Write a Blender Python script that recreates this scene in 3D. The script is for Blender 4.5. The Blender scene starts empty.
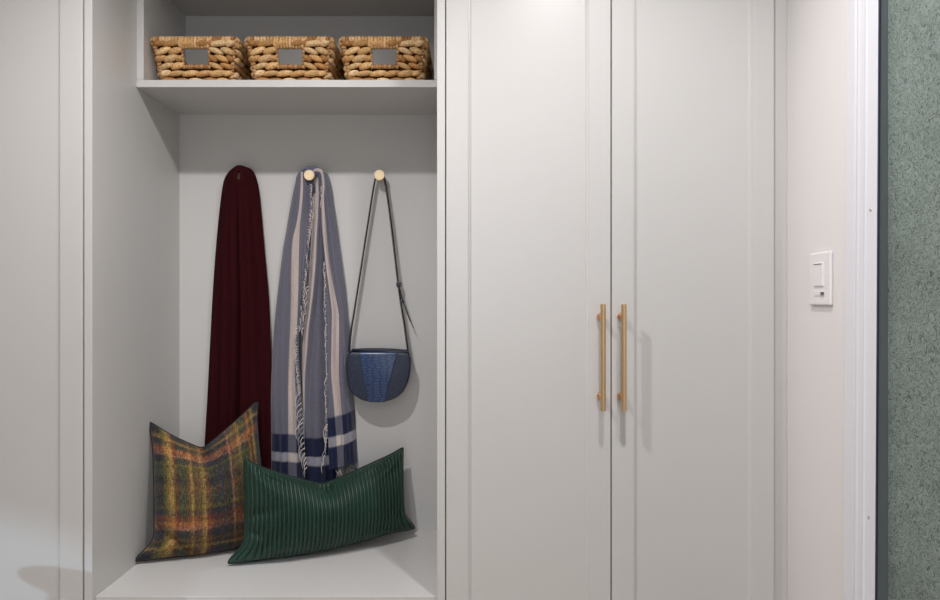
import bpy, bmesh, math, random
from mathutils import Vector, Matrix
random.seed(7)
C = bpy.context.scene.collection
PI = math.pi

# ------------------------------------------------------------------ camera, light, exposure
EYE = 1.23
F = 692.0                                   # focal length for a 940 wide frame
YF, YB, YS = 1.80, 2.34, 2.038              # cabinet fronts, niche back, shelf front
CEIL = 2.50
cam_d = bpy.data.cameras.new('camera'); cam = bpy.data.objects.new('camera', cam_d); C.objects.link(cam)
cam.location = (0, 0, EYE); cam.rotation_euler = (PI/2, 0, 0)
cam_d.sensor_width = 36; cam_d.lens = 36*F/940; cam_d.clip_start = .02
sc = bpy.context.scene
sc.camera = cam
sc.view_settings.view_transform = 'Standard'; sc.view_settings.look = 'None'
sc.view_settings.gamma = 1; sc.view_settings.use_curve_mapping = False
sc.view_settings.exposure = 0.0
w = bpy.data.worlds.new('world'); sc.world = w; w.use_nodes = True
w.node_tree.nodes['Background'].inputs[0].default_value = (.80, .88, 1, 1)
w.node_tree.nodes['Background'].inputs[1].default_value = 1.0

def spot(name, loc, power, color, size=150, blend=.7, radius=.035, target=None):
    d = bpy.data.lights.new(name, 'SPOT'); d.energy = power; d.color = color
    d.spot_size = math.radians(size); d.spot_blend = blend; d.shadow_soft_size = radius
    o = bpy.data.objects.new(name, d); C.objects.link(o); o.location = loc
    if target:
        o.rotation_euler = (Vector(target)-Vector(loc)).to_track_quat('-Z', 'Y').to_euler()
    return o
def area(name, loc, sx, sy, power, color, target):
    d = bpy.data.lights.new(name, 'AREA'); d.shape = 'RECTANGLE'; d.size = sx; d.size_y = sy
    d.energy = power; d.color = color
    o = bpy.data.objects.new(name, d); C.objects.link(o); o.location = loc
    o.rotation_euler = (Vector(target)-Vector(loc)).to_track_quat('-Z', 'Y').to_euler()
    return o
WARM = (1.0, .957, .962)
DL = [(.30, 1.12), (-.65, 1.10), (.30, -.77), (-.65, -.77)]
PW = [56, 78, 34, 42]
for (x, y), p in zip(DL, PW):
    spot('downlight_lamp', (x, y, CEIL-.012), p, WARM, 160, .8, .035)
# added fill lamp standing in for daylight, outside an unseen window behind the camera
area('daylight_fill', (-.2, -2.66, 1.45), 1.5, 1.3, 13, (.84, .91, 1.0), (-.1, 0, 1.35))

# added cool spot with no known source, aimed low on the left cabinet
spot('added_cool_spot', (-3.9, -.65, 1.55), 200, (.60, .80, 1.0), 27, .22, .04, (-1.28, 1.8, -.24))

# ------------------------------------------------------------------ helpers
def P(px, py, Y):
    return Vector(((px-470)/F*Y, Y, EYE-(py-300)/F*Y))
def lerp(a, b, t): return a+(b-a)*t
def clamp(x, a=0., b=1.): return max(a, min(b, x))
def sstep(a, b, x):
    t = clamp((x-a)/(b-a)); return t*t*(3-2*t)
def curve(pts):
    def f(t):
        if t <= pts[0][0]: return pts[0][1]
        for i in range(len(pts)-1):
            if t <= pts[i+1][0]:
                t0, a = pts[i]; t1, b = pts[i+1]
                h = t1-t0; s = (t-t0)/h
                m0 = (b-pts[i-1][1])/(t1-pts[i-1][0]) if i > 0 else (b-a)/h
                m1 = (pts[i+2][1]-a)/(pts[i+2][0]-t0) if i+2 < len(pts) else (b-a)/h
                return ((2*s**3-3*s*s+1)*a+(s**3-2*s*s+s)*h*m0+(-2*s**3+3*s*s)*b+(s**3-s*s)*h*m1)
        return pts[-1][1]
    return f

def node_mat(name, color=(.5,.5,.5), rough=.5, metal=0., noise=0., nscale=30., bump=0., bscale=200.,
             spec=.5, coat=0., sheen=0., stretch=None, color2=None):
    m = bpy.data.materials.new(name); m.use_nodes = True
    nt = m.node_tree; b = nt.nodes['Principled BSDF']
    b.inputs['Base Color'].default_value = (*color, 1)
    b.inputs['Roughness'].default_value = rough; b.inputs['Metallic'].default_value = metal
    b.inputs['Specular IOR Level'].default_value = spec
    b.inputs['Coat Weight'].default_value = coat
    b.inputs['Sheen Weight'].default_value = sheen
    tc = nt.nodes.new('ShaderNodeTexCoord'); mp = nt.nodes.new('ShaderNodeMapping')
    nt.links.new(tc.outputs['Object'], mp.inputs[0])
    if stretch: mp.inputs['Scale'].default_value = stretch
    nz = nt.nodes.new('ShaderNodeTexNoise'); nz.inputs['Scale'].default_value = nscale
    nz.inputs['Detail'].default_value = 5
    nt.links.new(mp.outputs[0], nz.inputs['Vector'])
    rp = nt.nodes.new('ShaderNodeValToRGB')
    c2 = color2 or tuple(c*(1-noise) for c in color)
    rp.color_ramp.elements[0].position = .3; rp.color_ramp.elements[1].position = .7
    rp.color_ramp.elements[0].color = (*c2, 1); rp.color_ramp.elements[1].color = (*color, 1)
    nt.links.new(nz.outputs['Fac'], rp.inputs[0]); nt.links.new(rp.outputs[0], b.inputs['Base Color'])
    if bump:
        n2 = nt.nodes.new('ShaderNodeTexNoise'); n2.inputs['Scale'].default_value = bscale
        nt.links.new(mp.outputs[0], n2.inputs['Vector'])
        bp = nt.nodes.new('ShaderNodeBump'); bp.inputs['Strength'].default_value = bump
        bp.inputs['Distance'].default_value = .002
        nt.links.new(n2.outputs['Fac'], bp.inputs['Height']); nt.links.new(bp.outputs[0], b.inputs['Normal'])
    return m

def link(name, me, mat, parent=None, smooth=False):
    o = bpy.data.objects.new(name, me); C.objects.link(o)
    if mat: me.materials.append(mat)
    if smooth:
        for p in me.polygons: p.use_smooth = True
    if parent: o.parent = parent
    return o
class MB:
    def __init__(s): s.v = []; s.f = []; s.c = []
    def add(s, vs, fs, col=(1,1,1,1)):
        n = len(s.v); s.v += [tuple(v) for v in vs]; s.f += [tuple(i+n for i in f) for f in fs]
        s.c += [col]*len(vs) if isinstance(col, tuple) else col
    def box(s, x0, x1, y0, y1, z0, z1, b=0.0):
        # a box with small chamfers
        bm = bmesh.new(); bmesh.ops.create_cube(bm, size=1)
        for v in bm.verts:
            v.co = Vector((lerp(x0,x1,v.co.x+.5), lerp(y0,y1,v.co.y+.5), lerp(z0,z1,v.co.z+.5)))
        if b: bmesh.ops.bevel(bm, geom=bm.edges[:], offset=b, segments=2, affect='EDGES', profile=.5)
        bm.verts.index_update()
        s.add([v.co[:] for v in bm.verts], [[v.index for v in f.verts] for f in bm.faces]); bm.free()
        return s
    def tube(s, pts, r, n=8, col=(1,1,1,1), cap=True, flat=1.0, up=None):
        pts = [Vector(p) for p in pts]; vs = []; fs = []
        rr = r if callable(r) else (lambda t: r)
        ref = Vector(up) if up else None
        for i, p in enumerate(pts):
            d = (pts[min(i+1,len(pts)-1)]-pts[max(i-1,0)]).normalized()
            if ref is None:
                ref = Vector((0,0,1)) if abs(d.z) < .9 else Vector((0,1,0))
            a = d.cross(ref).normalized(); b2 = a.cross(d).normalized()
            if up is None: ref = b2
            R = rr(i/(len(pts)-1))
            for k in range(n):
                t = 2*PI*k/n
                vs.append(p+a*math.cos(t)*R+b2*math.sin(t)*R*flat)
        for i in range(len(pts)-1):
            for k in range(n):
                fs.append((i*n+k, i*n+(k+1)%n, (i+1)*n+(k+1)%n, (i+1)*n+k))
        if cap: fs.append(tuple(range(n-1,-1,-1))); fs.append(tuple((len(pts)-1)*n+k for k in range(n)))
        s.add(vs, fs, col); return s
    def lathe(s, prof, M, n=32, col=(1,1,1,1)):
        # prof: list of (radius, height along local z)
        vs = []; fs = []
        for r, z in prof:
            for k in range(n):
                vs.append(M@Vector((r*math.cos(2*PI*k/n), r*math.sin(2*PI*k/n), z)))
        m = len(prof)
        for i in range(m-1):
            for k in range(n):
                fs.append((i*n+k, i*n+(k+1)%n, (i+1)*n+(k+1)%n, (i+1)*n+k))
        fs.append(tuple(range(n-1,-1,-1))); fs.append(tuple((m-1)*n+k for k in range(n)))
        s.add(vs, fs, col); return s
    def build(s, name, mat, parent=None, smooth=False, color=False, recalc=True):
        me = bpy.data.meshes.new(name); me.from_pydata(s.v, [], s.f); me.update()
        if recalc:
            bm = bmesh.new(); bm.from_mesh(me); bmesh.ops.recalc_face_normals(bm, faces=bm.faces); bm.to_mesh(me); bm.free()
        if color:
            a = me.color_attributes.new('Col', 'FLOAT_COLOR', 'POINT')
            for i, c in enumerate(s.c): a.data[i].color = c
        return link(name, me, mat, parent, smooth)
def grid(name, nu, nv, fn, mat, parent=None, colfn=None, thick=0, drop=None, closed=False):
    """sheet of nu x nv quads, fn(i/nu, j/nv) -> point"""
    vs = []; fs = []; cs = []
    for j in range(nv+1):
        for i in range(nu+1):
            vs.append(fn(i/nu, j/nv)); cs.append(colfn(i/nu, j/nv) if colfn else (1,1,1,1))
    for j in range(nv):
        for i in range(nu):
            if drop and drop((i+.5)/nu, (j+.5)/nv): continue
            a = j*(nu+1)+i; fs.append((a, a+1, a+nu+2, a+nu+1))
    mb = MB(); mb.add(vs, fs, cs)
    o = mb.build(name, mat, parent, True, bool(colfn), recalc=False)
    me = o.data; uv = me.uv_layers.new(name='UVMap')
    for lp in me.loops:
        k = lp.vertex_index; uv.data[lp.index].uv = ((k % (nu+1))/nu, (k//(nu+1))/nv)
    if thick:
        md = o.modifiers.new('thick', 'SOLIDIFY'); md.thickness = thick; md.offset = -1
    return o
def tag(o, label=None, cat=None, group=None, kind=None):
    if label: o['label'] = label
    if cat: o['category'] = cat
    if group: o['group'] = group
    if kind: o['kind'] = kind
    return o
def empty(name, loc, label=None, cat=None, group=None):
    o = bpy.data.objects.new(name, None); C.objects.link(o); o.location = loc; o.empty_display_size = .05
    return tag(o, label, cat, group)
def adopt(root, *objs):
    """keep world-built coordinates while hanging parts on a root Empty"""
    for o in objs:
        o.parent = root; o.matrix_parent_inverse = Matrix.Translation(root.location).inverted()

# ------------------------------------------------------------------ materials
M = {}
M['paint'] = node_mat('cabinet_paint', (.60,.597,.580), .34, noise=.012, nscale=3, bump=.02, bscale=900)
M['white'] = node_mat('white_wall_paint', (.80,.785,.775), .5, noise=.01, nscale=4, bump=.05, bscale=500)
M['trim'] = node_mat('white_gloss_trim', (.77,.785,.83), .25, noise=.01)
M['ceil'] = node_mat('ceiling_paint', (.82,.82,.81), .8, noise=.01)
M['brass'] = node_mat('brushed_brass', (.72,.51,.28), .38, .92, noise=.08, nscale=300, stretch=(1,1,.05))
M['copper'] = node_mat('warm_brass', (.66,.36,.19), .18, 1.0, noise=.05)
M['knob'] = node_mat('pale_brass', (.92,.76,.50), .45, .6, noise=.04, nscale=200)
M['dark'] = node_mat('dark_void', (.02,.02,.02), .8)
M['plastic'] = node_mat('switch_plastic', (.83,.82,.82), .3, noise=.01)
M['plastic_dark'] = node_mat('switch_slot', (.12,.11,.11), .5)
M['jamb'] = node_mat('slate_grey_jamb', (.135,.155,.165), .2, noise=.04)
M['navy_edge'] = node_mat('navy_gasket', (.012,.018,.05), .4)
M['steel'] = node_mat('screw_steel', (.6,.6,.6), .3, 1.0)

def wood_floor():
    m = bpy.data.materials.new('oak_floor'); m.use_nodes = True; nt = m.node_tree; b = nt.nodes['Principled BSDF']
    tc = nt.nodes.new('ShaderNodeTexCoord'); br = nt.nodes.new('ShaderNodeTexBrick')
    nt.links.new(tc.outputs['Object'], br.inputs[0])
    br.inputs['Scale'].default_value = 1; br.inputs['Brick Width'].default_value = 1.4; br.inputs['Row Height'].default_value = .14
    br.inputs['Mortar Size'].default_value = .002
    br.inputs['Color1'].default_value = (.56,.47,.39,1); br.inputs['Color2'].default_value = (.50,.42,.34,1); br.inputs['Mortar'].default_value = (.1,.07,.05,1)
    nt.links.new(br.outputs[0], b.inputs['Base Color']); b.inputs['Roughness'].default_value = .4
    return m
M['floor'] = wood_floor()

def wallpaper():
    m = bpy.data.materials.new('green_scribble_wallpaper'); m.use_nodes = True; nt = m.node_tree; b = nt.nodes['Principled BSDF']
    N = nt.nodes; L = nt.links
    tc = N.new('ShaderNodeTexCoord')
    n1 = N.new('ShaderNodeTexNoise'); n1.inputs['Scale'].default_value = 50; n1.inputs['Detail'].default_value = 2; n1.inputs['Distortion'].default_value = 1.5
    L.new(tc.outputs['Object'], n1.inputs[0])
    # contour lines of a noise field make the scribbled strokes
    ml = N.new('ShaderNodeMath'); ml.operation = 'MULTIPLY'; ml.inputs[1].default_value = 7
    fr = N.new('ShaderNodeMath'); fr.operation = 'FRACT'
    L.new(n1.outputs['Fac'], ml.inputs[0]); L.new(ml.outputs[0], fr.inputs[0])
    r = N.new('ShaderNodeValToRGB'); e = r.color_ramp.elements
    e[0].position = .0; e[0].color = (.05,.075,.065,1); e[1].position = .35; e[1].color = (.26,.325,.295,1)
    x = e.new(.8); x.color = (.28,.345,.315,1); x = e.new(.97); x.color = (.13,.175,.155,1)
    L.new(fr.outputs[0], r.inputs[0])
    n2 = N.new('ShaderNodeTexNoise'); n2.inputs['Scale'].default_value = 9; L.new(tc.outputs['Object'], n2.inputs[0])
    mx = N.new('ShaderNodeMix'); mx.data_type = 'RGBA'; mx.blend_type = 'MULTIPLY'; mx.inputs[0].default_value = .35
    L.new(r.outputs[0], mx.inputs['A']); L.new(n2.outputs['Fac'], mx.inputs['B'])
    L.new(mx.outputs['Result'], b.inputs['Base Color']); b.inputs['Roughness'].default_value = .5
    bp = N.new('ShaderNodeBump'); bp.inputs['Strength'].default_value = .4; bp.inputs['Distance'].default_value = .001
    L.new(fr.outputs[0], bp.inputs['Height']); L.new(bp.outputs[0], b.inputs['Normal'])
    return m
M['wallpaper'] = wallpaper()

def attr_mat(name, rough=.9, fine=900, amt=.25, bump=.5, sheen=.3, weave=True):
    m = bpy.data.materials.new(name); m.use_nodes = True; nt = m.node_tree; b = nt.nodes['Principled BSDF']
    N = nt.nodes; L = nt.links
    at = N.new('ShaderNodeAttribute'); at.attribute_name = 'Col'
    tc = N.new('ShaderNodeTexCoord'); mp = N.new('ShaderNodeMapping'); L.new(tc.outputs['Object'], mp.inputs[0])
    nz = N.new('ShaderNodeTexNoise'); nz.inputs['Scale'].default_value = fine; nz.inputs['Detail'].default_value = 2
    L.new(mp.outputs[0], nz.inputs[0])
    mr = N.new('ShaderNodeMapRange'); mr.inputs['From Min'].default_value = .3; mr.inputs['From Max'].default_value = .7
    mr.inputs['To Min'].default_value = 1-amt; mr.inputs['To Max'].default_value = 1+amt
    L.new(nz.outputs['Fac'], mr.inputs[0])
    vm = N.new('ShaderNodeVectorMath'); vm.operation = 'MULTIPLY'
    L.new(at.outputs['Color'], vm.inputs[0]); L.new(mr.outputs[0], vm.inputs[1])
    L.new(vm.outputs[0], b.inputs['Base Color'])
    b.inputs['Roughness'].default_value = rough; b.inputs['Specular IOR Level'].default_value = .2
    b.inputs['Sheen Weight'].default_value = sheen
    bp = N.new('ShaderNodeBump'); bp.inputs['Strength'].default_value = bump; bp.inputs['Distance'].default_value = .001
    L.new(nz.outputs['Fac'], bp.inputs['Height']); L.new(bp.outputs[0], b.inputs['Normal'])
    return m
M['scarf'] = attr_mat('soft_checked_weave', amt=.22, fine=420)
M['fringe'] = attr_mat('twisted_yarn', amt=.3)
M['plaid'] = attr_mat('brushed_wool_plaid', amt=.4, fine=200, sheen=.12, bump=.8)
M['seagrass'] = attr_mat('dried_water_hyacinth', rough=.6, amt=.28, fine=160, sheen=0, bump=.6)
M['maroon'] = node_mat('maroon_wool', (.036,.0045,.0065), .95, noise=.3, nscale=500, bump=.3, bscale=900, spec=.08, sheen=0)
M['velvet'] = node_mat('green_ribbed_velvet', (.008,.042,.025), .44, noise=.3, nscale=14, bump=.1, bscale=900, spec=.45, sheen=.04)
M['velvet_dark'] = node_mat('dark_green_piping', (.006,.02,.014), .8, noise=.2)
M['wool_dark'] = node_mat('charcoal_piping', (.012,.013,.014), .85, noise=.2)
M['leather_edge'] = node_mat('navy_leather_edge', (.008,.012,.035), .35, noise=.2, bump=.2, bscale=500)
M['leather_side'] = node_mat('slate_blue_leather', (.024,.036,.066), .36, noise=.35, nscale=90, bump=.4, bscale=420)
M['strap'] = node_mat('dark_strap_leather', (.012,.014,.024), .3, noise=.2)
def croc():
    m = bpy.data.materials.new('crocodile_embossed_leather'); m.use_nodes = True; nt = m.node_tree; b = nt.nodes['Principled BSDF']
    N = nt.nodes; L = nt.links
    tc = N.new('ShaderNodeTexCoord'); mp = N.new('ShaderNodeMapping'); L.new(tc.outputs['Object'], mp.inputs[0])
    mp.inputs['Scale'].default_value = (45, 12, 115)
    vo = N.new('ShaderNodeTexVoronoi'); vo.feature = 'DISTANCE_TO_EDGE'; vo.inputs['Scale'].default_value = 1; vo.inputs['Randomness'].default_value = .55
    L.new(mp.outputs[0], vo.inputs[0])
    r = N.new('ShaderNodeValToRGB'); r.color_ramp.elements[0].color = (.012,.022,.06,1); r.color_ramp.elements[1].color = (.035,.07,.18,1)
    r.color_ramp.elements[1].position = .22
    L.new(vo.outputs[0], r.inputs[0]); L.new(r.outputs[0], b.inputs['Base Color'])
    b.inputs['Roughness'].default_value = .3
    bp = N.new('ShaderNodeBump'); bp.inputs['Strength'].default_value = .6; bp.inputs['Distance'].default_value = .002
    L.new(r.outputs[0], bp.inputs['Height']); L.new(bp.outputs[0], b.inputs['Normal'])
    return m
M['croc'] = croc()

# ------------------------------------------------------------------ room shell
XL, XR, YBK, YFR = -4.2, .832, 2.44, -2.5
def struct(name, mb, mat, parent=None, smooth=False):
    o = mb.build(name, mat, parent, smooth)
    if parent is None: o['kind'] = 'structure'
    return o
struct('floor', MB().box(XL-.1, XR+.1, YFR-.1, YBK+.1, -.05, 0), M['floor'])
struct('ceiling', MB().box(XL-.1, XR+.1, YFR-.1, YBK+.1, CEIL, CEIL+.05), M['ceil'])
struct('wall_back', MB().box(XL-.1, XR+.1, YBK, YBK+.1, 0, CEIL), M['white'])
struct('wall_side', MB().box(XL, -1.882, YF-.005, YBK, 0, CEIL), M['white'])
struct('wall_left', MB().box(XL-.1, XL, YFR, YBK, 0, CEIL), M['white'])
YC0, YC1 = 1.523, 1.384                       # door casing on the right wall
struct('wall_right', MB().box(XR, XR+.1, YC1, YBK, 0, CEIL).box(XR, XR+.1, YFR, .45, 0, CEIL).box(XR, XR+.1, .45, YC1, 2.12, CEIL), M['white'])
wz0, wz1, wx0, wx1 = .85, 2.05, -1.0, .55
struct('wall_rear', MB().box(XL, wx0, YFR-.1, YFR, 0, CEIL).box(wx1, XR, YFR-.1, YFR, 0, CEIL)
       .box(wx0, wx1, YFR-.1, YFR, 0, wz0).box(wx0, wx1, YFR-.1, YFR, wz1, CEIL), M['white'])
wf = MB()
for a in (wx0, (wx0+wx1)/2-.02, wx1-.04): wf.box(a, a+.04, YFR-.08, YFR-.02, wz0, wz1)
for z in (wz0, wz1-.04): wf.box(wx0, wx1, YFR-.08, YFR-.02, z, z+.04)
struct('window_1', wf, M['trim'])  # unseen window, added as the opening for the fill lamp

# casing beside the doorway: stepped profile, very slightly out of plumb
def lean(z): return (z-EYE)*.0058
def extrude_profile(prof, z0, z1, nz=2):
    vs = []; fs = []; n = len(prof)
    for k in range(nz+1):
        z = lerp(z0, z1, k/nz)
        for x, y in prof: vs.append((x+lean(z), y, z))
    for k in range(nz):
        for i in range(n):
            fs.append((k*n+i, k*n+(i+1)%n, (k+1)*n+(i+1)%n, (k+1)*n+i))
    fs.append(tuple(range(n))); fs.append(tuple(nz*n+i for i in range(n-1,-1,-1)))
    mb = MB(); mb.add(vs, fs); return mb
B = XR+.012
cas = [(B,YC0),(XR-.005,YC0),(XR-.007,YC0-.003),(XR-.007,1.490),(XR-.004,1.487),(XR-.004,1.482),(XR-.008,1.478),
       (XR-.0135,1.470),(XR-.015,1.462),(XR-.0135,1.456),(XR-.0135,1.440),(XR-.0175,1.435),(XR-.0185,1.428),
       (XR-.016,1.424),(XR-.016,1.400),(XR-.0185,1.397),(XR-.0185,YC1+.001),(B,YC1+.001)]
trim = struct('trim_1', extrude_profile(cas, 0, 2.2), M['trim'])
trim['label'] = 'white stepped door casing on the right wall'
for px, py in ((865,210),(865,517)):
    s = MB(); zz = EYE-(py-300)/F*1.415; yy = 1.412
    Mx = Matrix.Translation((XR-.0158+lean(zz), yy, zz))@Matrix.Rotation(-PI/2, 4, 'Y')
    s.lathe([(.0001,.0014),(.0025,.0013),(.004,.0006),(.0042,-.002)][::-1], Mx, 16)
    o = s.build('screw', M['steel'], trim, True)
# jamb and wallpapered leaf that closes the doorway
XJ0 = XR-.0185
struct('trim_2', extrude_profile([(XJ0,YC1),(XJ0,YC1-.004),(XJ0+.0022,YC1-.004),(XJ0+.0022,YC1)], 0, 2.2), M['navy_edge'])['label'] = 'thin navy seal along the casing edge'
struct('trim_3', extrude_profile([(XJ0+.0022,YC1-.0005),(XJ0+.0022,YC1-.003),(XR+.006,YC1-.003),(XR+.006,YC1-.0005)], 0, 2.2), M['jamb'])['label'] = 'slate grey door jamb strip'
d1 = struct('door_1', MB().box(XR+.002, XR+.04, .45, YC1-.0035, 0.005, 2.118), M['wallpaper'])
d1['label'] = 'grey-green scribble-patterned door leaf right of the white casing'

# light switch on the white side wall
sw = empty('light_switch', (XR, 1.632, 1.28), 'white dimmer switch plate on the narrow white wall by the casing', 'light switch')
pl = MB().box(XR-.008, XR-.0003, 1.584, 1.682, 1.218, 1.342, .003).build('switch_plate', M['plastic'])
rk = MB().box(XR-.011, XR-.006, 1.612, 1.656, 1.262, 1.318, .002).build('rocker', M['plastic'])
ln = MB().box(XR-.0115, XR-.0108, 1.615, 1.653, 1.3135, 1.3155).build('rocker_line', M['plastic_dark'])
sl = MB().box(XR-.0095, XR-.0075, 1.606, 1.656, 1.240, 1.251, .0008).build('slider_track', M['plastic'])
s2 = MB().box(XR-.0115, XR-.009, 1.608, 1.622, 1.242, 1.249, .0008).build('slider', M['plastic_dark']); s2['label'] = 'small dark slider'
adopt(sw, pl, rk, sl); 
ln.parent = rk; s2.parent = sl

# ------------------------------------------------------------------ cabinets
def door_mesh(x0, x1, z0, z1, stile=.057, y=YF, th=.02):
    rings = [(0,.0015,True),(.0015,0,True),(stile,0,False),(stile+.0012,.0025,False),(stile+.004,.003,False),(stile+.0075,.0065,False),(stile+.009,.0075,False)]
    mb = MB(); vs = []; fs = []
    def ring(d, yy): return [(x0+d,yy,z0+d),(x1-d,yy,z0+d),(x1-d,yy,z1-d),(x0+d,yy,z1-d)]
    vs += ring(0, y+th)
    for d, dep, _ in rings: vs += ring(d, y+dep)
    n = len(rings)+1
    for k in range(n-1):
        for i in range(4): fs.append((k*4+i, k*4+(i+1)%4, (k+1)*4+(i+1)%4, (k+1)*4+i))
    fs.append((3,2,1,0)); fs.append(tuple((n-1)*4+i for i in range(4)))
    mb.add(vs, fs); return mb
def handle(x, door, where):
    yb = YF-.036; z0, z1 = 1.23-(411-300)/F*yb, 1.23-(304-300)/F*yb
    h = MB(); h.lathe([(.0055,0),(.0068,.0012),(.0068,z1-z0-.0012),(.0055,z1-z0)], Matrix.Translation((x,yb,z0)), 24)
    bar = h.build('handle', M['brass'], door, True)
    md = bar.modifiers.new('e','EDGE_SPLIT')
    bar['label'] = 'brushed brass bar handle'
    # flared posts belong to the handle mesh
    q = MB()
    for zc in (1.23-(317-300)/F*1.78, 1.23-(397-300)/F*1.78):
        q.lathe([(.0085,-.0002),(.0102,.002),(.0108,.006),(.0100,.010),(.0075,.0145),(.0048,.019),(.0045,.034)], Matrix.Translation((x,YF,zc))@Matrix.Rotation(PI/2,4,'X'), 24)
    n = len(bar.data.vertices)
    me = bar.data
    bm = bmesh.new(); bm.from_mesh(me)
    vs = [bm.verts.new(v) for v in q.v]
    for f in q.f:
        ff = bm.faces.new([vs[i] for i in f]); ff.material_index = 1; ff.smooth = True
    bmesh.ops.recalc_face_normals(bm, faces=bm.faces); bm.to_mesh(me); bm.free(); me.materials.append(M['copper'])
    return bar

def tall_cabinet(root, x0, x1, doors):
    c = MB()
    c.box(x0, x0+.018, YF+.0215, 2.42, .0, 2.44); c.box(x1-.018, x1, YF+.0215, 2.42, 0, 2.44)
    c.box(x0+.018, x1-.018, YF+.0215, 2.42, .10, .118); c.box(x0+.018, x1-.018, YF+.0215, 2.42, 2.40, 2.44)
    c.box(x0+.018, x1-.018, 2.40, 2.42, .118, 2.40); c.box(x0+.018, x1-.018, YF+.06, YF+.078, 0, .10)
    body = c.build('carcass', M['paint'])
    adopt(root, body)
    out = []
    for a, b in doors:
        d = door_mesh(a, b, .105, 2.43).build('door', M['paint']); adopt(root, d); out.append(d)
    return out
wr = empty('wardrobe_cabinet', (.367, 2.1, 0), 'tall pale grey double-door cabinet with brass bar handles', 'cabinet')
dA, dB = tall_cabinet(wr, -.0638, .7935, [(-.0620,.3660),(.3690,.7915)])
dA['label'] = 'left cabinet door'; dB['label'] = 'right cabinet door'
handle(.3395, dA, 'l'); handle(.3925, dB, 'r')
fl = MB().box(.7955, XR-.0005, YF+.014, YF+.034, 0, CEIL-.001, .001).build('filler_strip', M['paint']); adopt(wr, fl)
cl = empty('tall_cabinet', (-1.22, 2.1, 0), 'tall pale grey single-door cabinet left of the open bench niche', 'cabinet')
tall_cabinet(cl, -1.44, -1.0065, [(-1.4385,-1.0085)])
cl2 = empty('tall_cabinet', (-1.66, 2.1, 0), 'tall pale grey cabinet filling the corner beyond the frame at left', 'cabinet')
tall_cabinet(cl2, -1.88, -1.443, [(-1.8785,-1.4415)])

# open niche with bench, cubby and back panel
NL, NR = -.983, -.0858
BZ = .4525
ni = empty('hall_niche_cabinet', (-.534, 2.1, 0), 'open pale grey hall niche cabinet with bench seat and upper cubby', 'cabinet')
parts = []
parts.append(MB().box(NL-.0205, NL, YF, 2.38, 0, 2.44, .001).build('side_panel', M['paint']))
parts.append(MB().box(NR, NR+.021, YF, 2.38, 0, 2.44, .001).build('side_panel', M['paint']))
parts.append(MB().box(NL+.0003, NR-.0003, YB, YB+.02, .02, 2.44).build('back_panel', M['paint']))
parts.append(MB().box(NL+.0003, NR-.0003, YF+.016, YB-.0003, BZ-.028, BZ, .0015).build('bench_seat', M['paint']))
parts.append(MB().box(NL+.0003, NR-.0003, YF+.022, YF+.042, .0, BZ-.0285, .001).build('bench_front', M['paint']))
S0, S1 = 1.857, 1.8785
parts.append(MB().box(NL+.0003, NR-.0003, YS, YB-.0003, S0, S1, .001).build('cubby_shelf', M['paint']))
parts.append(MB().box(NL+.0003, NL+.0215, YS, YB-.0003, S1+.0002, 2.42, .001).build('cubby_side', M['paint']))
parts.append(MB().box(NR-.0195, NR-.0003, YS, YB-.0003, S1+.0002, 2.42, .001).build('cubby_side', M['paint']))
parts.append(MB().box(NL+.022, NR-.02, YS+.002, YB-.0003, 2.19, 2.212, .001).build('cubby_top', M['paint']))
parts.append(MB().box(NL+.0003, NR-.0003, YF+.002, YF+.022, 2.30, 2.44, .001).build('top_rail', M['paint']))
adopt(ni, *parts)
# crown filler closing the gap above all the cabinets
struct('trim_4', MB().box(-1.881, XR-.001, YF+.004, YF+.024, 2.4405, CEIL), M['paint'])

# recessed ceiling downlights
for i, (x, y) in enumerate(DL):
    t = MB(); t.lathe([(.052,-.0),(.052,-.004),(.046,-.007),(.040,-.004),(.038,-.001)], Matrix.Translation((x,y,CEIL-.0002)), 32)
    o = t.build('recessed_downlight', M['trim'], None, True)
    tag(o, ['white recessed downlight in front of the double-door cabinet','white recessed downlight in front of the bench niche',
            'white recessed downlight behind the camera, right side','white recessed downlight behind the camera, left side'][i], 'downlight', 'ceiling downlights')

# ------------------------------------------------------------------ wall hooks
def hook(px, label, yf=2.292, r=.0178):
    z = EYE+125/F*2.292; x = (px-470)/F*2.292
    root = empty('wall_hook', (x, YB, z), label, 'hook', 'brass hooks on the niche back')
    R = Matrix.Rotation(PI/2, 4, 'X')
    k = MB().lathe([(.006,YB-yf-.0095),(.013,YB-yf-.0105),(r-.001,YB-yf-.0085),(r,YB-yf-.007),(r,YB-yf-.002),(r-.0015,YB-yf),(r-.004,YB-yf),(r-.0045,YB-yf-.0012),(.0125,YB-yf-.0012),(.0118,YB-yf),(.0065,YB-yf),(.006,YB-yf-.0008),(.0002,YB-yf-.0008)],
                   Matrix.Translation((0,0,0))@R, 40).build('knob', M['knob'], root, True)
    k.modifiers.new('e','EDGE_SPLIT')
    st = MB().lathe([(.012,.0002),(.012,.003),(.0065,.004),(.0065,YB-yf-.009)], R, 24).build('stem', M['knob'], root, True)
    return x, z
HX = [hook(240.2, 'brass knob hook almost hidden under the maroon scarf', 2.308), hook(309, 'brass knob hook holding the blue checked scarf'),
      hook(379.3, 'brass knob hook holding the handbag strap')]

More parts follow.
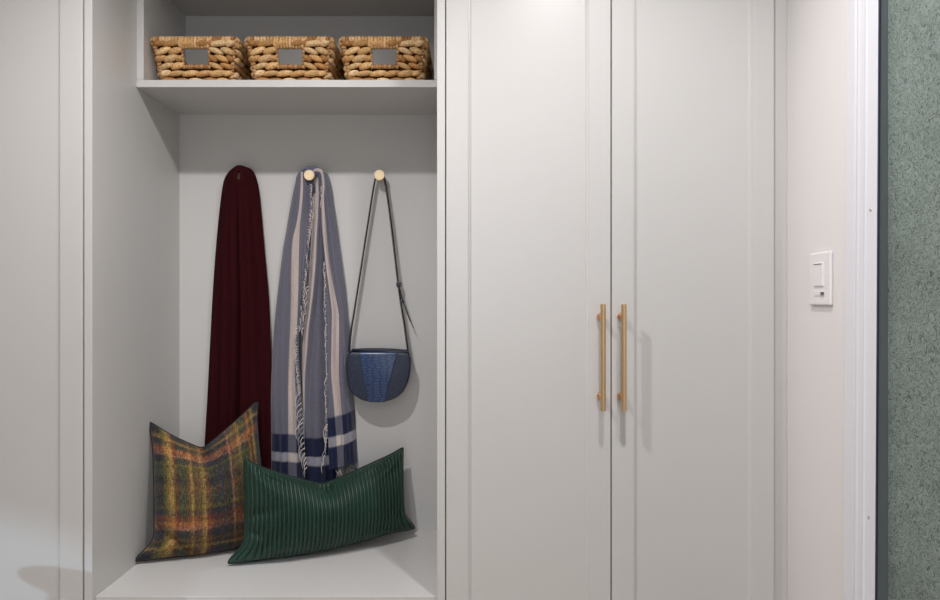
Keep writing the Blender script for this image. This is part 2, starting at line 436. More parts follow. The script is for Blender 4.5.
# ------------------------------------------------------------------ maroon scarf
mL = curve([(166,236),(168,231),(172,226.5),(180,222.5),(200,219),(250,214),(300,210.5),(350,208),(400,205.5),(443,203),(500,200)])
mR = curve([(166,242),(168,247.5),(172,251.5),(180,254.5),(200,257.5),(250,262),(300,266.5),(350,268.5),(400,270),(440,270.5),(500,271)])
creases = [(.15,.05,.7),(.31,.05,.7),(.50,.035,1.5),(.66,.05,.6),(.84,.05,.8)]
def m_front(u, y):
    s = sstep(166, 200, y)
    prof = (1-abs(2*u-1)**2.6)
    d = .012+.040*prof*(1-.25*sstep(200,480,y))*lerp(.62,1,sstep(166,186,y))
    amp = sstep(176, 240, y)*lerp(.011,.022,sstep(200,450,y))
    for uc, wd, a in creases:
        uu = uc+.02*math.sin(y/70+uc*9)
        wdd = wd*lerp(1.0,1.5,sstep(200,480,y))
        d -= amp*a*math.exp(-((u-uu)/wdd)**2)
    d += .0012*math.sin(u*31+y/60)*sstep(190,300,y)+.010*math.exp(-((u-.5)/.4)**2-((y-177)/12)**2)
    return d
def mar(u, v):
    y = 166+(500-166)*v**1.15
    if u <= 1: pass
    x = lerp(mL(y), mR(y), u)
    Yd = YB-.004-m_front(u, y)
    return P(x, y, 2.29)*1.0 + Vector((0, Yd-2.29, 0)) if False else Vector(((x-470)/F*2.30, Yd, EYE-(y-300)/F*2.30))
def mdrop(u, v):
    y = 166+(500-166)*v**1.15; x = lerp(mL(y), mR(y), u)
    return abs(x-240.4) < 1.25 and 172.5 < y < 180.5
sm = empty('scarf', (HX[0][0], YB-.03, HX[0][1]), 'plain maroon wool scarf hanging on the left hook', 'scarf')
fab = grid('scarf_fabric', 220, 240, mar, M['maroon'], thick=.0035, drop=mdrop)
# rear fold of the scarf, hanging against the back panel
def marb(u, v):
    y = 168+(490-168)*v; x = lerp(mL(y)+1.5, mR(y)-1.5, u)
    return Vector(((x-470)/F*2.32, YB-.006-.002*math.sin(u*12), EYE-(y-300)/F*2.32))
fab2 = grid('scarf_rear_fold', 40, 60, marb, M['maroon'], thick=.002)
adopt(sm, fab, fab2)

# ------------------------------------------------------------------ blue checked scarf
HEA=(.130,.130,.168); CRE=(.50,.43,.40); NAV=(.007,.012,.045); LIG=(.29,.29,.33); BRT=(.58,.51,.46)
def mixc(a, b, t): return tuple(lerp(a[i], b[i], t) for i in range(3))
def layer(name, knots, ytop, ybot, stripes, bands, depth, nu=64, nv=260, tilt=0):
    """knots: list of (u, x-curve over y). stripes: (u0,u1). bands: (navy0,light0,light1)"""
    def xat(u, y):
        for (u0, c0), (u1, c1) in zip(knots, knots[1:]):
            if u <= u1: return lerp(c0(y), c1(y), (u-u0)/(u1-u0))
        return knots[-1][1](y)
    def yat(u, v): return lerp(ytop, ybot+tilt*(u-.5), v)
    def fn(u, v):
        y = yat(u, v); x = xat(u, y)
        Yd = YB-depth(u, y)-(.0030*math.sin(u*19+y/90+depth(.3,300)*900)+.0016*math.sin(u*33-y/50))*sstep(195,280,y)
        return Vector(((x-470)/F*2.30, Yd, EYE-(y-300)/F*2.30))
    def cf(u, v):
        y = yat(u, v)-tilt*(u-.5)
        cr = max(sstep(a-.012,a+.012,u)*(1-sstep(b-.012,b+.012,u)) for a, b in stripes)
        n0, l0, l1 = bands
        nv_ = sstep(n0-.7,n0+.7,y); lt = sstep(l0-.7,l0+.7,y)*(1-sstep(l1-.7,l1+.7,y))
        base = mixc(HEA, CRE, cr); dark = mixc(NAV, HEA, cr*.9); light = mixc(LIG, BRT, cr)
        c = mixc(mixc(base, dark, nv_), light, lt)
        k = 1+.10*math.sin(u*97+2*math.sin(y*.3))*math.sin(y*1.7)
        return (c[0]*k, c[1]*k, c[2]*k, 1)
    return grid(name, nu, nv, fn, M['scarf'], colfn=cf, thick=.0022)
lL = curve([(172,297),(180,294.5),(190,292),(200,290),(225,285.5),(250,281),(283,277),(320,273),(350,271),(400,269.5),(430,270),(500,270.5)])
s1a = curve([(172,301.5),(190,301),(210,299.5),(225,297),(240,293.5),(265,292),(300,291.5),(330,290.5),(370,289),(400,288.5),(500,289)])
s1b = curve([(172,302.5),(190,303),(210,301.5),(225,300),(240,299.5),(265,299),(300,298.5),(330,297.5),(370,295.5),(400,297),(500,298)])
lR = curve([(172,304),(190,310),(215,310),(240,308),(265,305.5),(290,303),(310,301),(330,300),(360,300),(380,301.5),(410,303),(430,304),(450,305),(470,306),(500,307)])
def dL(u, y):
    e = 1-abs(2*u-1)**3
    if u > .5: e = lerp(e, 1, sstep(200,260,y)*.9)
    d = .014+.030*e
    d -= .006*math.exp(-((u-.37)/.05)**2)*sstep(200,260,y)
    d += .004*math.sin(u*9+y/55)*sstep(180,260,y)
    d += .008*sstep(.85,1,u)
    return d
A = layer('scarf_fabric', [(0,lL),(.45,s1a),(.68,s1b),(1,lR)], 172, 484, [(.45,.68)], (434,452.5,461.5), dL)
# middle layer, further back
mLx = curve([(172,303),(190,306),(240,305),(290,300),(330,298),(500,300)])
m2a = curve([(172,313.5),(200,312),(235,310),(260,308.5),(290,307),(310,305.5),(330,303),(350,301.5),(500,302)])
m2b = curve([(172,317.5),(200,318),(235,316),(260,315),(290,312.5),(310,310),(330,307.5),(350,306),(380,303.5),(500,303)])
mRx = curve([(172,322),(200,326),(250,330),(300,332),(400,332),(440,333),(470,338),(500,341)])
def dM(u, y):
    d = .016+.010*math.sin(clamp((u-.2)/.75)*PI)
    d += .005*math.sin(u*11+y/80)*sstep(200,260,y)
    d -= .009*math.exp(-((u-.56)/.06)**2)*sstep(205,240,y)*(1-sstep(300,420,y))
    d -= .016*sstep(.62,.80,u)*sstep(200,270,y)
    return d
Bm = layer('scarf_fabric', [(0,mLx),(.25,m2a),(.45,m2b),(1,mRx)], 174, 490, [(.25,.45)], (439,458,467), dM)
rLx = curve([(172,318),(185,320),(200,321),(230,322.5),(260,325.5),(285,325),(310,326.5),(340,327),(380,327),(420,328),(440,328.5),(480,330)])
r1a = curve([(172,321.5),(185,322.5),(200,321.8),(230,323),(255,325.8),(272,328),(297,331.5),(313,333),(340,332.5),(373,332),(400,334),(430,336),(460,337.5),(480,338)])
r1b = curve([(172,323.5),(185,325),(200,324),(230,326),(255,328.5),(272,331),(297,336),(313,339),(340,339.5),(373,339.5),(400,341.5),(430,344),(460,345),(480,346)])
rR = curve([(172,325.5),(180,328),(190,330),(205,332),(217,334),(250,338.5),(283,343),(320,346.5),(350,348),(380,349.5),(410,352.5),(440,354),(464,355.5),(480,356.5)])
def dR(u, y):
    e = 1-abs(2*u-1)**3
    if u < .5: e = lerp(e, 1, sstep(230,280,y)*.92)
    d = .012+.034*e
    d -= .010*math.exp(-((u-.62)/.06)**2)*sstep(185,220,y)*(1-sstep(320,420,y))
    d += .005*math.sin(u*10+1+y/60)*sstep(190,260,y)
    return d
Cm = layer('scarf_fabric', [(0,rLx),(.22,r1a),(.52,r1b),(1,rR)], 172, 466, [(.22,.52)], (414.5,434,444), dR, tilt=-7)
sb = empty('scarf', (HX[1][0], YB-.03, HX[1][1]), 'blue and cream checked scarf with navy bands and fringe on the middle hook', 'scarf')
# crown of cloth gathered over the hook stem
cr_mb = MB()
def crown(pts, r, col, flat=1.6):
    n = 26; cx = curve([(i/(len(pts)-1), p[0]) for i, p in enumerate(pts)]); cy = curve([(i/(len(pts)-1), p[1]) for i, p in enumerate(pts)]); cz = curve([(i/(len(pts)-1), p[2]) for i, p in enumerate(pts)])
    q = [Vector(((cx(i/n)-470)/F*2.30, YB-cz(i/n), EYE-(cy(i/n)-300)/F*2.30)) for i in range(n+1)]
    cr_mb.tube(q, lambda t: r*(.75+.5*math.sin(t*PI)), 14, (*col,1))
crown([(298,190,.022),(298.5,178,.024),(304,171,.024),(312,169,.024),(320,173,.024),(325,184,.022)], .0115, HEA)
crown([(301,190,.030),(301.5,178,.032),(306,171.5,.030),(313,170,.030),(320,176,.030),(322,190,.028)], .0085, (.10,.11,.19))
crown([(312,172,.036),(316,170,.038),(320.5,171,.038),(323,176,.038),(325,186,.036),(326.5,205,.030)], .0050, CRE)
crown([(314,176,.034),(317.5,173,.036),(321,174,.036),(321,184,.034),(321,200,.03)], .0045, (.08,.085,.14))
crown([(297,184,.034),(299,176,.036),(304,170.5,.034),(311,167.8,.03),(318,168.5,.028)], .0045, (.07,.08,.14))
crown([(305,190,.026),(306,184,.028),(309,182,.030),(312,184,.028),(313,192,.026)], .0065, (.05,.055,.10))
crn = cr_mb.build('scarf_gather', M['scarf'], None, True, True)
# fringe yarns
fr = MB(); rnd = random.Random(3)
FR = []
def fringe_line(cx, y0, y1, step, length, dirx, dep, curl=1.0, jit=1.0):
    fr = MB(); FR.append(fr)
    y = y0
    while y < y1:
        x = cx(y)+rnd.uniform(-.6,.6)*jit; L_ = length*rnd.uniform(.7,1.3); d0 = dep(y)+rnd.uniform(0,.004)
        sgn = dirx*rnd.uniform(.5,1.2)
        pts = []
        for k in range(7):
            t = k/6
            xx = x+sgn*math.sin(t*PI*.8)*L_*.45*curl; yy = y+L_*t*.9-1.5*math.sin(t*PI)
            pts.append(Vector(((xx-470)/F*2.28, YB-d0-.003*math.sin(t*PI), EYE-(yy-300)/F*2.28)))
        c = (.66,.59,.55) if rnd.random() < .72 else (.30,.31,.38)
        fr.tube(pts, lambda t: .0016*(1-.4*t), 5, (*c,1))
        y += step*rnd.uniform(.7,1.3)
fr1 = curve([(182,309.5),(215,309),(240,307),(265,304.5),(290,302),(320,298.5),(340,297),(360,297.3),(380,299),(409,301.5),(427,303),(445,304),(465,307),(480,309)])
fringe_line(fr1, 184, 330, 2.4, 6, .9, lambda y: .049)
fringe_line(fr1, 328, 392, 2.6, 6, -.9, lambda y: .052)
fringe_line(fr1, 388, 470, 5.5, 17, -.7, lambda y: .054)
fringe_line(curve([(285,308),(330,303),(345,302)]), 286, 330, 5, 11, -.6, lambda y: .045)
fr2 = curve([(190,321),(230,322),(270,324.5),(317,325.5),(369,326.5),(400,325.5),(437,326.5),(464,323),(480,322)])
fringe_line(fr2, 186, 205, 3, 5, -.4, lambda y: .046)
fringe_line(fr2, 262, 440, 3.2, 6, -.5, lambda y: .046)
fringe_line(fr2, 425, 466, 6, 16, -.4, lambda y: .044)
fr = MB(); FR.append(fr)
for k in range(20):     # hem of the right hand layer
    x0 = rnd.uniform(331, 356); y0 = 466+rnd.uniform(-3,1)-7*((x0-331)/25-.5); Ln = rnd.uniform(7,16); dx = rnd.uniform(-4,3)
    pts = [Vector(((x0+dx*(i/6)+1.5*math.sin(i*1.1+k)-470)/F*2.29, YB-.028-.008*math.sin(i/6*PI)-rnd.uniform(0,.002), EYE-(y0+Ln*i/6-300)/F*2.29)) for i in range(7)]
    fr.tube(pts, lambda t: .0015*(1-.3*t), 5, (*(CRE if rnd.random() < .22 else HEA if rnd.random() < .5 else NAV),1))
fro = [q.build('fringe', M['fringe'], None, True, True) for q in FR]
for q in fro: q['label'] = 'twisted cream yarn fringe'
adopt(sb, A, Bm, Cm, crn, *fro)

# ------------------------------------------------------------------ handbag
BY = 2.262
hb = empty('handbag', (P(378,376,BY).x, YB-.02, P(378,402,BY).z), 'small navy blue leather saddle handbag hanging by its strap from the right hook', 'handbag')
out = [(351,350.5),(347.8,354),(346.3,362),(346,372),(347,382),(350,391),(355,396.5),(362,400.5),(371,402.3),(379,402.6),(388,401),(396,397.5),(402.5,391.5),(407,382.5),(409.3,373),(410,363),(409.3,355.5),(406,351.8)]
def dense(poly, n=6):
    q = []; m = len(poly)
    for i in range(m-1):
        p0, p1, p2, p3 = poly[max(i-1,0)], poly[i], poly[i+1], poly[min(i+2,m-1)]
        for k in range(n):
            t = k/n
            q.append(tuple(.5*((2*p1[a])+(-p0[a]+p2[a])*t+(2*p0[a]-5*p1[a]+4*p2[a]-p3[a])*t*t+(-p0[a]+3*p1[a]-3*p2[a]+p3[a])*t**3) for a in (0,1)))
    q.append(poly[-1]); return q
OD = dense(out)
cxy = (378.2, 374)
def shp(p, s, yo):
    x = cxy[0]+(p[0]-cxy[0])*s; y = cxy[1]+(p[1]-cxy[1])*s
    return Vector(((x-470)/F*BY, yo, EYE-(y-300)/F*BY))
def bag_shell(name, mat, prof, poly=OD, cap=True):
    vs = []; fs = []; n = len(poly)
    for s, yo in prof:
        vs += [shp(p, s, yo) for p in poly]
    for k in range(len(prof)-1):
        for i in range(n): fs.append((k*n+i, k*n+(i+1)%n, (k+1)*n+(i+1)%n, (k+1)*n+i))
    fs.append(tuple(range(n-1,-1,-1))); fs.append(tuple((len(prof)-1)*n+i for i in range(n)))
    mb = MB(); mb.add(vs, fs); o = mb.build(name, mat, None, True); o.modifiers.new('e','EDGE_SPLIT').split_angle = .8; return o
g = bag_shell('gusset', M['leather_edge'], [(.90,YB-.006),(.97,YB-.008),(.98,YB-.05),(.975,YB-.060)])
# front flap: domed leather sheet in three panels
def xl(y): return lerp(359, 367.6, (y-352)/(400.5-352))
def xr(y): return lerp(397.3, 384.5, (y-352)/(400.5-352))
def bounds(y):
    xs = []
    for (a, b) in zip(OD, OD[1:]+OD[:1]):
        if (a[1]-y)*(b[1]-y) <= 0 and a[1] != b[1]:
            xs.append(a[0]+(b[0]-a[0])*(y-a[1])/(b[1]-a[1]))
    return (min(xs), max(xs)) if xs else (378,378)
def flap_piece(name, mat, fa, fb, lift):
    def fn(u, v):
        y = lerp(352.3, 402.2, 1-(1-v)**1.4); l, r = bounds(y); l = cxy[0]+(l-cxy[0])*.97; r = cxy[0]+(r-cxy[0])*.97
        a = clamp(fa(y,l,r), l, r); b = clamp(fb(y,l,r), l, r); x = lerp(a, b, u)
        nx = (x-378)/32; ny = (y-376)/27
        dome = .010*(1-min(1,nx*nx*.8+ny*ny*.5))
        yo = YB-.0605-dome-lift
        if y < 356: yo += .010*((356-y)/4)**2*.6
        return Vector(((x-470)/F*BY, yo, EYE-(y-300)/F*BY))
    o = grid(name, 30, 50, fn, mat, thick=.003); return o
fpl = flap_piece('flap_side', M['leather_side'], lambda y,l,r: l, lambda y,l,r: xl(y)+.4, .0005)
fpc = flap_piece('flap_center', M['croc'], lambda y,l,r: xl(y)-.2, lambda y,l,r: xr(y)+.2, .002)
fpr = flap_piece('flap_side', M['leather_side'], lambda y,l,r: xr(y)-.4, lambda y,l,r: r, .0005)
fpc['label'] = 'bright blue crocodile-embossed centre panel'
pp = MB()
pp.tube([shp(p, .985, YB-.0625) for p in OD]+[shp(OD[0], .985, YB-.0625)], .0028, 8)
for fx in (xl, xr):
    pts = []
    for k in range(14):
        y = lerp(353, 401, k/13); x = fx(y); nx = (x-378)/32; ny = (y-376)/27
        pts.append(Vector(((x-470)/F*BY, YB-.0635-.010*(1-min(1,nx*nx*.8+ny*ny*.5)), EYE-(y-300)/F*BY)))
    pp.tube(pts, .0011, 6)
pip = pp.build('piping', M['leather_edge'], None, True)
tp = MB()
tp.tube([shp((350.5,351.2),1,YB-.05), shp((364,350.6),1,YB-.05), shp((378,350.6),1,YB-.05), shp((392,350.9),1,YB-.05), shp((407,352.4),1,YB-.05)], .0062, 12)
tp.box(*[P(350.5,0,BY).x, P(407,0,BY).x], YB-.055, YB-.008, P(0,356,BY).z, P(0,351,BY).z, .002)
top = tp.build('flap_fold', M['leather_edge'], None, True); top.modifiers.new('e','EDGE_SPLIT')
# strap over the hook stem
def sp(px, py, d): return Vector(((px-470)/F*2.30, YB-d, EYE-(py-300)/F*2.30))
def ribbon(mb, ctl, wdt, th, n=60):
    f = [curve([(i/(len(ctl)-1), c[a]) for i, c in enumerate(ctl)]) for a in range(3)]
    pts = [sp(f[0](i/n), f[1](i/n), f[2](i/n)) for i in range(n+1)]
    # flat belt cross-section: wide along depth, thin across
    vs = []; fs = []
    for i, p in enumerate(pts):
        d = (pts[min(i+1,n)]-pts[max(i-1,0)]).normalized()
        side = Vector((.30,-.95,0)); side = (side-d*side.dot(d)).normalized(); nn = d.cross(side).normalized()
        for a, b in ((-1,-1),(1,-1),(1,1),(-1,1)): vs.append(p+side*wdt*.5*a+nn*th*.5*b)
    for i in range(n):
        for k in range(4): fs.append((i*4+k, i*4+(k+1)%4, (i+1)*4+(k+1)%4, (i+1)*4+k))
    fs += [(3,2,1,0), tuple(n*4+k for k in range(4))]
    mb.add(vs, fs)
st = MB()
ribbon(st, [(348.8,354,.030),(350,335,.028),(355,302,.026),(361,263,.024),(367,224,.024),(373,186,.024),(376,174,.024),(379.3,171.6,.024),(382.6,174,.024),(385.5,186,.024)], .012, .0048, 110)
ribbon(st, [(385.5,186,.024),(389.5,215,.026),(393,243,.028),(397.5,281,.030),(400.5,303,.030),(404.5,328,.030),(408.2,356,.030)], .012, .0046, 90)
strap = st.build('strap', M['strap'])
bk = MB()
bk.box(sp(396.2,0,0).x, sp(400.6,0,0).x, YB-.040, YB-.022, sp(0,287,0).z, sp(0,282,0).z, .002)
buck = bk.build('strap_keeper', M['strap']); bk = MB()
bk.box(sp(400.2,0,0).x, sp(404,0,0).x, YB-.040, YB-.022, sp(0,303,0).z, sp(0,300.5,0).z, .0015)
buck2 = bk.build('strap_keeper', M['strap'])
te = MB(); ribbon(te, [(398.5,285,.036),(402.5,300,.038),(406.5,311,.040),(410.5,322,.040)], .009, .0025, 30)
te.tube([sp(410.5,321,.04), sp(412,325,.04), sp(413.5,328,.041)], .0010, 6)
tail = te.build('strap_tail', M['strap'])
rings = []
for (px, py) in ((348.6,355),(408.4,356)):
    rg = MB()
    q = [sp(px,py,.030)+Vector((math.cos(a)*.006, 0, math.sin(a)*.008)) for a in [2*PI*i/16 for i in range(17)]]
    rg.tube(q, .0013, 6); rings.append(rg.build('ring', M['steel'], None, True))
adopt(hb, g, fpl, fpc, fpr, pip, top, strap, buck, buck2, tail, *rings)

# ------------------------------------------------------------------ pillows
def pillow(name, TL, TR, BR, BL, T, mat, pmat, label, notch, cx=.04, cy=.05, ribs=0, nu=200, nv=140, colfn=None, u0=0, ripple=1.0, extra=None, ears=(), nexp=1.1, chop=.05, sag=0):
    TL, TR, BR, BL = map(Vector, (TL, TR, BR, BL))
    nrm = ((TR-BL).cross(TL-BR)).normalized()
    if nrm.y > 0: nrm = -nrm
    asp = (TL-BL).length/(TR-TL).length
    def base(u, v):
        uu = u*(1-cx*(1-v*v)); 
        vv = v*(1-cy*(1-u*u)*(1 if v > 0 else .3))
        k = max(0, 1-abs(u-u0)/.95)
        k = clamp(1-(math.sqrt(((u-u0)/1.0)**2+.004)-.063)/.98)
        vv -= sag*(1-u*u)*((1-v)/2)**1.5
        vv -= notch*(k**nexp)*(max(0,(v+1)/2))**2.2*(1.0 if v > -1 else 0)
        a = (uu+1)/2; b = (vv+1)/2
        q = (BL*(1-a)+BR*a)*(1-b)+(TL*(1-a)+TR*a)*b
        for sx, sy, vec, rad in ears:
            q = q+Vector(vec)*math.exp(-((math.hypot(u-sx, (v-sy)*asp))/rad)**2)
        return q
    def thick(u, v, side):
        e = max(0,(1-u*u))*max(0,(1-v*v))
        t = T*(e**.52)*(1-.12*v)
        # the chop: a soft valley running down from the notch
        if side > 0:
            t0 = t
            t -= 1.0*T*math.exp(-((u-u0-chop*(1-v))/.065)**2)*sstep(.30,.9,v)*e**.3
            t -= .34*T*math.exp(-((u-u0-chop*.5*(1-v))/.26)**2)*sstep(-.2,1,v)*e**.3
            t = max(t, .16*t0)
        # folds radiating from corners
        for sx in (-1,1):
            for sy in (-1,1):
                dx, dy = u-sx, v-sy; rr = math.hypot(dx, dy); an = math.atan2(dy, dx)
                t += ripple*.0045*math.sin(an*9+sx*2+sy)*math.exp(-((rr-.42)/.28)**2)*min(1,e*6)
        if extra: t += extra(u, v, side)*min(1, e*8)
        return t
    def surf(side):
        def fn(a, b):
            u = -math.cos(a*PI)*.25+(2*a-1)*.75; v = -math.cos(b*PI)*.25+(2*b-1)*.75
            p = base(u, v); t = thick(u, v, side)
            if ribs:
                t += .0080*abs(math.cos(u*ribs*PI/2))**.6*min(1,max(0,(1-v*v))*12)*min(1,(1-u*u)*12)
            q = p+nrm*t*side
            if q.z < BZ+.003: q.z = BZ+.003+.0*(q.z-BZ)
            if q.y > YB-.004: q.y = YB-.004
            if q.x < NL+.003: q.x = NL+.003
            return q
        return fn
    root = empty(name, ((TL+TR+BR+BL)/4)[:], *label)
    root.location.z = BZ
    def cf(a, b):
        u = -math.cos(a*PI)*.25+(2*a-1)*.75; v = -math.cos(b*PI)*.25+(2*b-1)*.75
        return colfn(u, v)
    fr_ = grid('cushion_cover', nu, nv, surf(1), mat, colfn=cf if colfn else None)
    bk_ = grid('cushion_back', nu//3, nv//3, surf(-1), mat if not colfn else mat, colfn=cf if colfn else None)
    # piping along the seam
    pts = []
    K = 60
    for i in range(K): pts.append(base(-1+2*i/K, -1))
    for i in range(K): pts.append(base(1, -1+2*i/K))
    for i in range(K): pts.append(base(1-2*i/K, 1))
    for i in range(K+1): pts.append(base(-1, 1-2*i/K))
    pts = [Vector((max(p.x,NL+.004), min(p.y,YB-.005), max(p.z,BZ+.0045))) for p in pts]
    pi_ = MB().tube(pts, .0026, 8, cap=False).build('piping', pmat, None, True)
    adopt(root, fr_, bk_, pi_)
    return root

def band(x, c, w_, s=.5): return math.exp(-(abs(x-c)/w_)**3)
from mathutils import noise as mn
def plaid_col(u, v):
    # brushed tartan: soft warp and weft stripes, broken up by the nap
    GR=(.050,.060,.034); CH=(.016,.018,.024); OR=(.36,.12,.045); YE=(.30,.185,.055); RU=(.15,.034,.022); BR_=(.11,.062,.030); BL_=(.020,.026,.045); PK=(.36,.15,.11); OL=(.10,.10,.025)
    wob = .018*mn.noise(Vector((u*4, v*4, 3)))
    def st(t, lst, c):
        for pos, w_, col, a in lst: c = mixc(c, col, a*band(t, pos, w_))
        return c
    W = st(u+wob, [(-.93,.07,CH,1),(-.82,.03,OL,.8),(-.74,.055,YE,1),(-.66,.02,RU,.8),(-.56,.06,GR,.9),(-.46,.03,BR_,1),(-.40,.03,YE,.9),(-.30,.06,BR_,1),(-.20,.045,YE,.95),(-.12,.03,RU,.7),(.0,.09,CH,.9),(.13,.03,BL_,1),(.24,.06,CH,.8),(.32,.02,PK,.5),(.42,.06,BR_,1),(.52,.035,YE,.6),(.62,.05,GR,1),(.74,.03,OR,.6),(.84,.03,YE,.7),(.93,.05,BL_,1)], (.046,.034,.018))
    V = st(v+wob, [(.95,.04,CH,1),(.85,.03,YE,.7),(.77,.035,BL_,.8),(.66,.06,OR,1),(.585,.028,PK,.9),(.50,.035,BL_,1),(.42,.025,OL,1),(.30,.07,GR,1),(.14,.06,CH,.9),(.0,.07,BR_,.8),(-.14,.08,GR,.8),(-.27,.03,OL,1),(-.35,.035,BL_,1),(-.44,.045,RU,1),(-.53,.05,OR,1),(-.59,.03,PK,.9),(-.66,.045,BL_,1),(-.76,.03,BR_,1),(-.85,.025,YE,.7),(-.94,.05,CH,1)], (.044,.034,.019))
    n = .40+.45*mn.noise(Vector((u*3.1, v*2.7, 9)))+.35*mn.noise(Vector((u*38, v*38, 1)))
    c = mixc(W, V, clamp(n, .15, .85))
    # where warp and weft stripes of warm yarn cross they show stronger
    k = 1.22*(1+.7*mn.noise(Vector((u*60, v*14, 5)))+.35*mn.noise(Vector((u*16, v*70, 7))))
    return (c[0]*k, c[1]*k, c[2]*k*.95, 1)
def plx(u, v, side):
    if side < 0: return 0
    # the tuck across the lower left corner
    d = (u+.55)*.55+(v+.80)
    return -.022*math.exp(-((d)/.07)**2)*sstep(.2,-.6,u)
pillow('cushion', (-.977,2.125,P(148,422,2.125).z), (P(256,404,2.28).x,2.28,P(256,404,2.28).z), (-.645,2.215,.470), (P(154,556,2.05).x,2.05,.470),
       .112, M['plaid'], M['wool_dark'], ('square brown, orange and green tartan cushion at the left of the bench', 'cushion', 'cushions on the bench'),
       .50, cx=.02, cy=.02, colfn=plaid_col, u0=-.10, nu=240, nv=240, extra=plx, nexp=1.0, chop=.12, sag=.09,
       ears=[(-1,-1,(-.046,-.02,-.006),.20),(-1,1,(-.008,0,.014),.25),(1,1,(.006,0,.006),.2)])
def grx(u, v, side):
    if side < 0: return 0
    a = -.010*math.exp(-((v+.42+.5*(u+1))/.09)**2)*sstep(-.62,-.9,u)-.007*math.exp(-((v+.15-.5*(u+1))/.10)**2)*sstep(-.5,-.9,u)
    return a
pillow('cushion', tuple(P(243,457,2.09)), tuple(P(403,449,2.285)), (P(405,528,2.25).x,2.25,P(405,528,2.25).z), (P(244,560,2.03).x,2.03,.466),
       .088, M['velvet'], M['velvet_dark'], ('long dark green ribbed velvet cushion at the front of the bench', 'cushion', 'cushions on the bench'),
       .66, cx=.012, cy=.02, ribs=41, u0=-.05, nu=640, nv=130, extra=grx, nexp=.95, sag=.13,
       ears=[(-1,-1,(-.042,-.012,-.004),.13),(1,-1,(.030,.01,-.004),.14),(-1,1,(.006,0,.006),.12),(1,1,(0,0,.004),.12)])

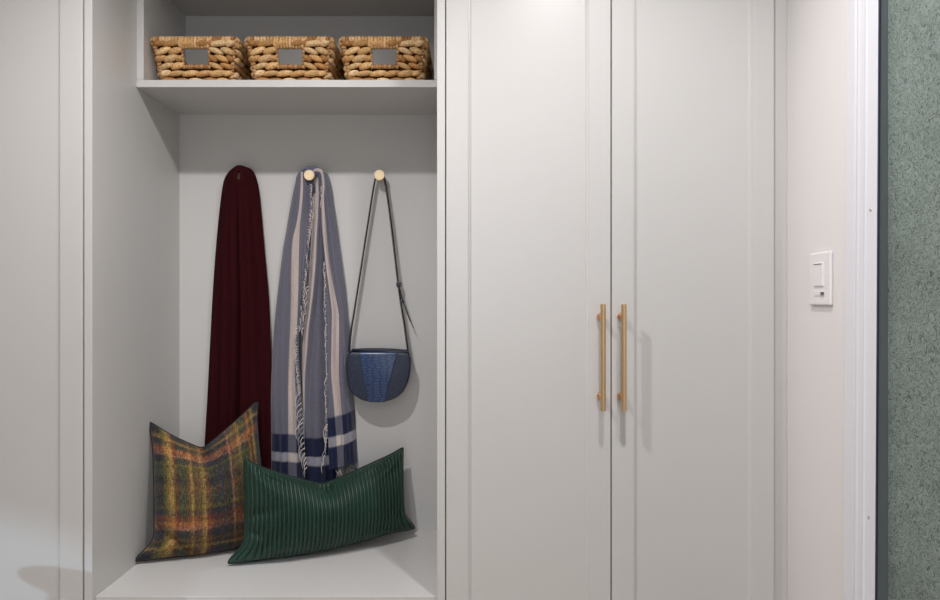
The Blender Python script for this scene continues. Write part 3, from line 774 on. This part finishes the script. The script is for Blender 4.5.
# ------------------------------------------------------------------ baskets
def basket_parts():
    rnd = random.Random(11)
    wt, wb, dt, db, h = .243, .200, .252, .200, .131
    def corner(sx, sy, t):
        return Vector((sx*lerp(wb,wt,t)/2, sy*lerp(db,dt,t)/2, h*t))
    faces = [((-1,-1),(1,-1)), ((1,-1),(1,1)), ((1,1),(-1,1)), ((-1,1),(-1,-1))]
    mb = MB(); wraps = [MB(), MB()]; rims = [MB(), MB()]
    for fi, (a, b) in enumerate(faces):
        short = fi in (0, 2)
        def pt(s, t, off=0.):
            A_ = corner(*a, t); B_ = corner(*b, t)
            nrm = Vector((a[0]+b[0], a[1]+b[1], 0)).normalized()
            return A_.lerp(B_, s)+nrm*off
        hole = (.335, .685, .40, .80) if short else None
        # thin core wall behind the strands
        def quad(s0, s1, t0, t1):
            vs = [pt(s0,t0,-.002), pt(s1,t0,-.002), pt(s1,t1,-.002), pt(s0,t1,-.002), pt(s0,t0,-.006), pt(s1,t0,-.006), pt(s1,t1,-.006), pt(s0,t1,-.006)]
            mb.add(vs, [(0,1,2,3),(7,6,5,4),(0,4,5,1),(1,5,6,2),(2,6,7,3),(3,7,4,0)], (.10,.045,.018,1))
        if hole:
            quad(.02, hole[0], .02, .97); quad(hole[1], .98, .02, .97); quad(hole[0], hole[1], .02, hole[2]); quad(hole[0], hole[1], hole[3], .97)
        else: quad(.02, .98, .02, .97)
        rows = 6
        Wd = (wt+wb)/2 if short else (dt+db)/2
        for r in range(rows):
            t = (r+.55)/rows*.97
            spans = [(0.0, 1.0)]
            if hole and hole[2]-.04 < t < hole[3]+.06: spans = [(0.0, hole[0]), (hole[1], 1.0)]
            for (s0, s1) in spans:
                segs = max(1, round((s1-s0)*Wd/.042)); off = .5 if r % 2 else 0
                x = s0-off*(s1-s0)/segs
                while x < s1-.01:
                    e = x+(s1-s0)/segs*1.18
                    xa, xb = max(x, s0-.005), min(e, s1+.005)
                    if xb-xa > .03:
                        col = rnd.choice([(.68,.42,.18),(.58,.33,.13),(.76,.51,.25),(.46,.23,.08),(.82,.57,.31)])
                        k = rnd.uniform(.85,1.15); tl = rnd.uniform(.06,.12)*((1 if s0 < .2 else -1) if len(spans) > 1 else (1 if r % 2 else -1)*.6)
                        r0 = rnd.uniform(.0080,.0106)
                        pts = [pt(lerp(xa,xb,q/6), t+tl*(q/6-.5), .003+.0045*math.sin(q/6*PI)) for q in range(7)]
                        mb.tube(pts, lambda z: r0*(.42+.58*math.sin(PI*(.08+.84*z))), 8, (col[0]*k,col[1]*k,col[2]*k,1))
                    x += (s1-s0)/segs
        # rim: closely wound wraps
        nW = int((wt if short else dt)/.0092)
        for k in range(nW):
            s = (k+.5)/nW; inh = hole and hole[0]-.02 < s < hole[1]+.02
            t0 = hole[3] if inh else .93
            col = rnd.choice([(.62,.38,.17),(.78,.52,.27),(.42,.21,.08),(.70,.44,.2)])
            tgt = wraps[fi//2] if inh else rims[{0: int(s > .5), 1: 1, 2: int(s < .5), 3: 0}[fi]]
            lo = t0-.01
            pts = [pt(s+rnd.uniform(-.004,.004), lerp(lo,1.02,q/5), .004+.006*math.sin(q/5*PI)) for q in range(6)]+[pt(s+.006, 1.03, -.003), pt(s+.008, .99, -.009)]
            tgt.tube(pts, lambda z: .0050, 6, (*col,1))
        if hole:   # wound edge around the opening
            seq = []
            for k in range(11): seq.append((lerp(hole[0],hole[1],k/10), hole[2]))
            for k in range(1,6): seq.append((hole[0], lerp(hole[2],hole[3],k/5))); seq.append((hole[1], lerp(hole[2],hole[3],k/5)))
            for s, t in seq:
                col = rnd.choice([(.50,.28,.12),(.40,.2,.08),(.58,.36,.18)])
                c = pt(s, t, .003)
                mb.tube([c+Vector((0,0,-.005)), c+Vector((.001,-.003 if fi == 0 else .003,0)), c+Vector((0,0,.005))], .0042, 6, (*col,1))
        # corner wraps
        for k in range(14):
            t = (k+.5)/14; col = rnd.choice([(.50,.28,.12),(.58,.36,.18),(.40,.2,.08)])
            c = corner(*a, t); mb.tube([c+Vector((-.006,.002,-.002)), c+Vector((a[0]*.002,a[1]*.002,0)), c+Vector((.006,-.002,.002))], .0050, 6, (*col,1))
    # bottom
    mb.box(-wb/2+.004, wb/2-.004, -db/2+.004, db/2-.004, .0005, .006)
    mb.c[-8:] = [(.25,.13,.06,1)]*8
    def shift(m):
        m.v = [(x,y,max(z,.0005)) for x,y,z in m.v]
    shift(mb)
    return mb, wraps, rims
bmb, bwr, brm = basket_parts()
spots = [(-.824, 0), (-.541, 0), (-.259, 0)]
labs = ['leftmost of the three woven baskets on the cubby shelf', 'middle one of the three woven baskets on the cubby shelf', 'rightmost of the three woven baskets on the cubby shelf']
b0 = None
for i, (x, rz) in enumerate(spots):
    if b0 is None:
        b0 = empty('woven_basket', (x, YS+.157, S1+.0003), labs[i], 'basket', 'woven baskets on the cubby shelf')
        kids = [bmb.build('basket_body', M['seagrass'], b0, True, True), *[q.build('grip_wrap', M['seagrass'], b0, True, True) for q in bwr], *[q.build('rim', M['seagrass'], b0, True, True) for q in brm]]
    else:
        o = b0.copy(); C.objects.link(o); o.location = (x, YS+.157, S1+.0003); o['label'] = labs[i]
        for k in kids:
            c = k.copy(); C.objects.link(c); c.parent = o

# ------------------------------------------------------------------ unseen round stand, added to cast an oval shadow on the left cabinet
sx, sy, sh = -1.375, 1.46, .628
stn = empty('shadow_stand', (sx, sy, 0), 'small round wooden stand added beyond the frame to cast an oval shadow', 'stand')
M['walnut'] = node_mat('dark_wood', (.16,.09,.05), .45, noise=.4, nscale=8, stretch=(1,1,.1))
MB().lathe([(.115,0),(.128,.002),(.128,.007),(.124,.009)], Matrix.Translation((0,0,sh-.009)), 48).build('table_top', M['walnut'], stn, True).modifiers.new('e','EDGE_SPLIT')
for k in range(3):
    a = 2*PI*k/3+.4
    MB().tube([(math.cos(a)*.07, math.sin(a)*.07, sh-.0105), (math.cos(a)*.12, math.sin(a)*.12, .001)], lambda t: .012-.004*t, 12).build('leg', M['walnut'], stn, True)
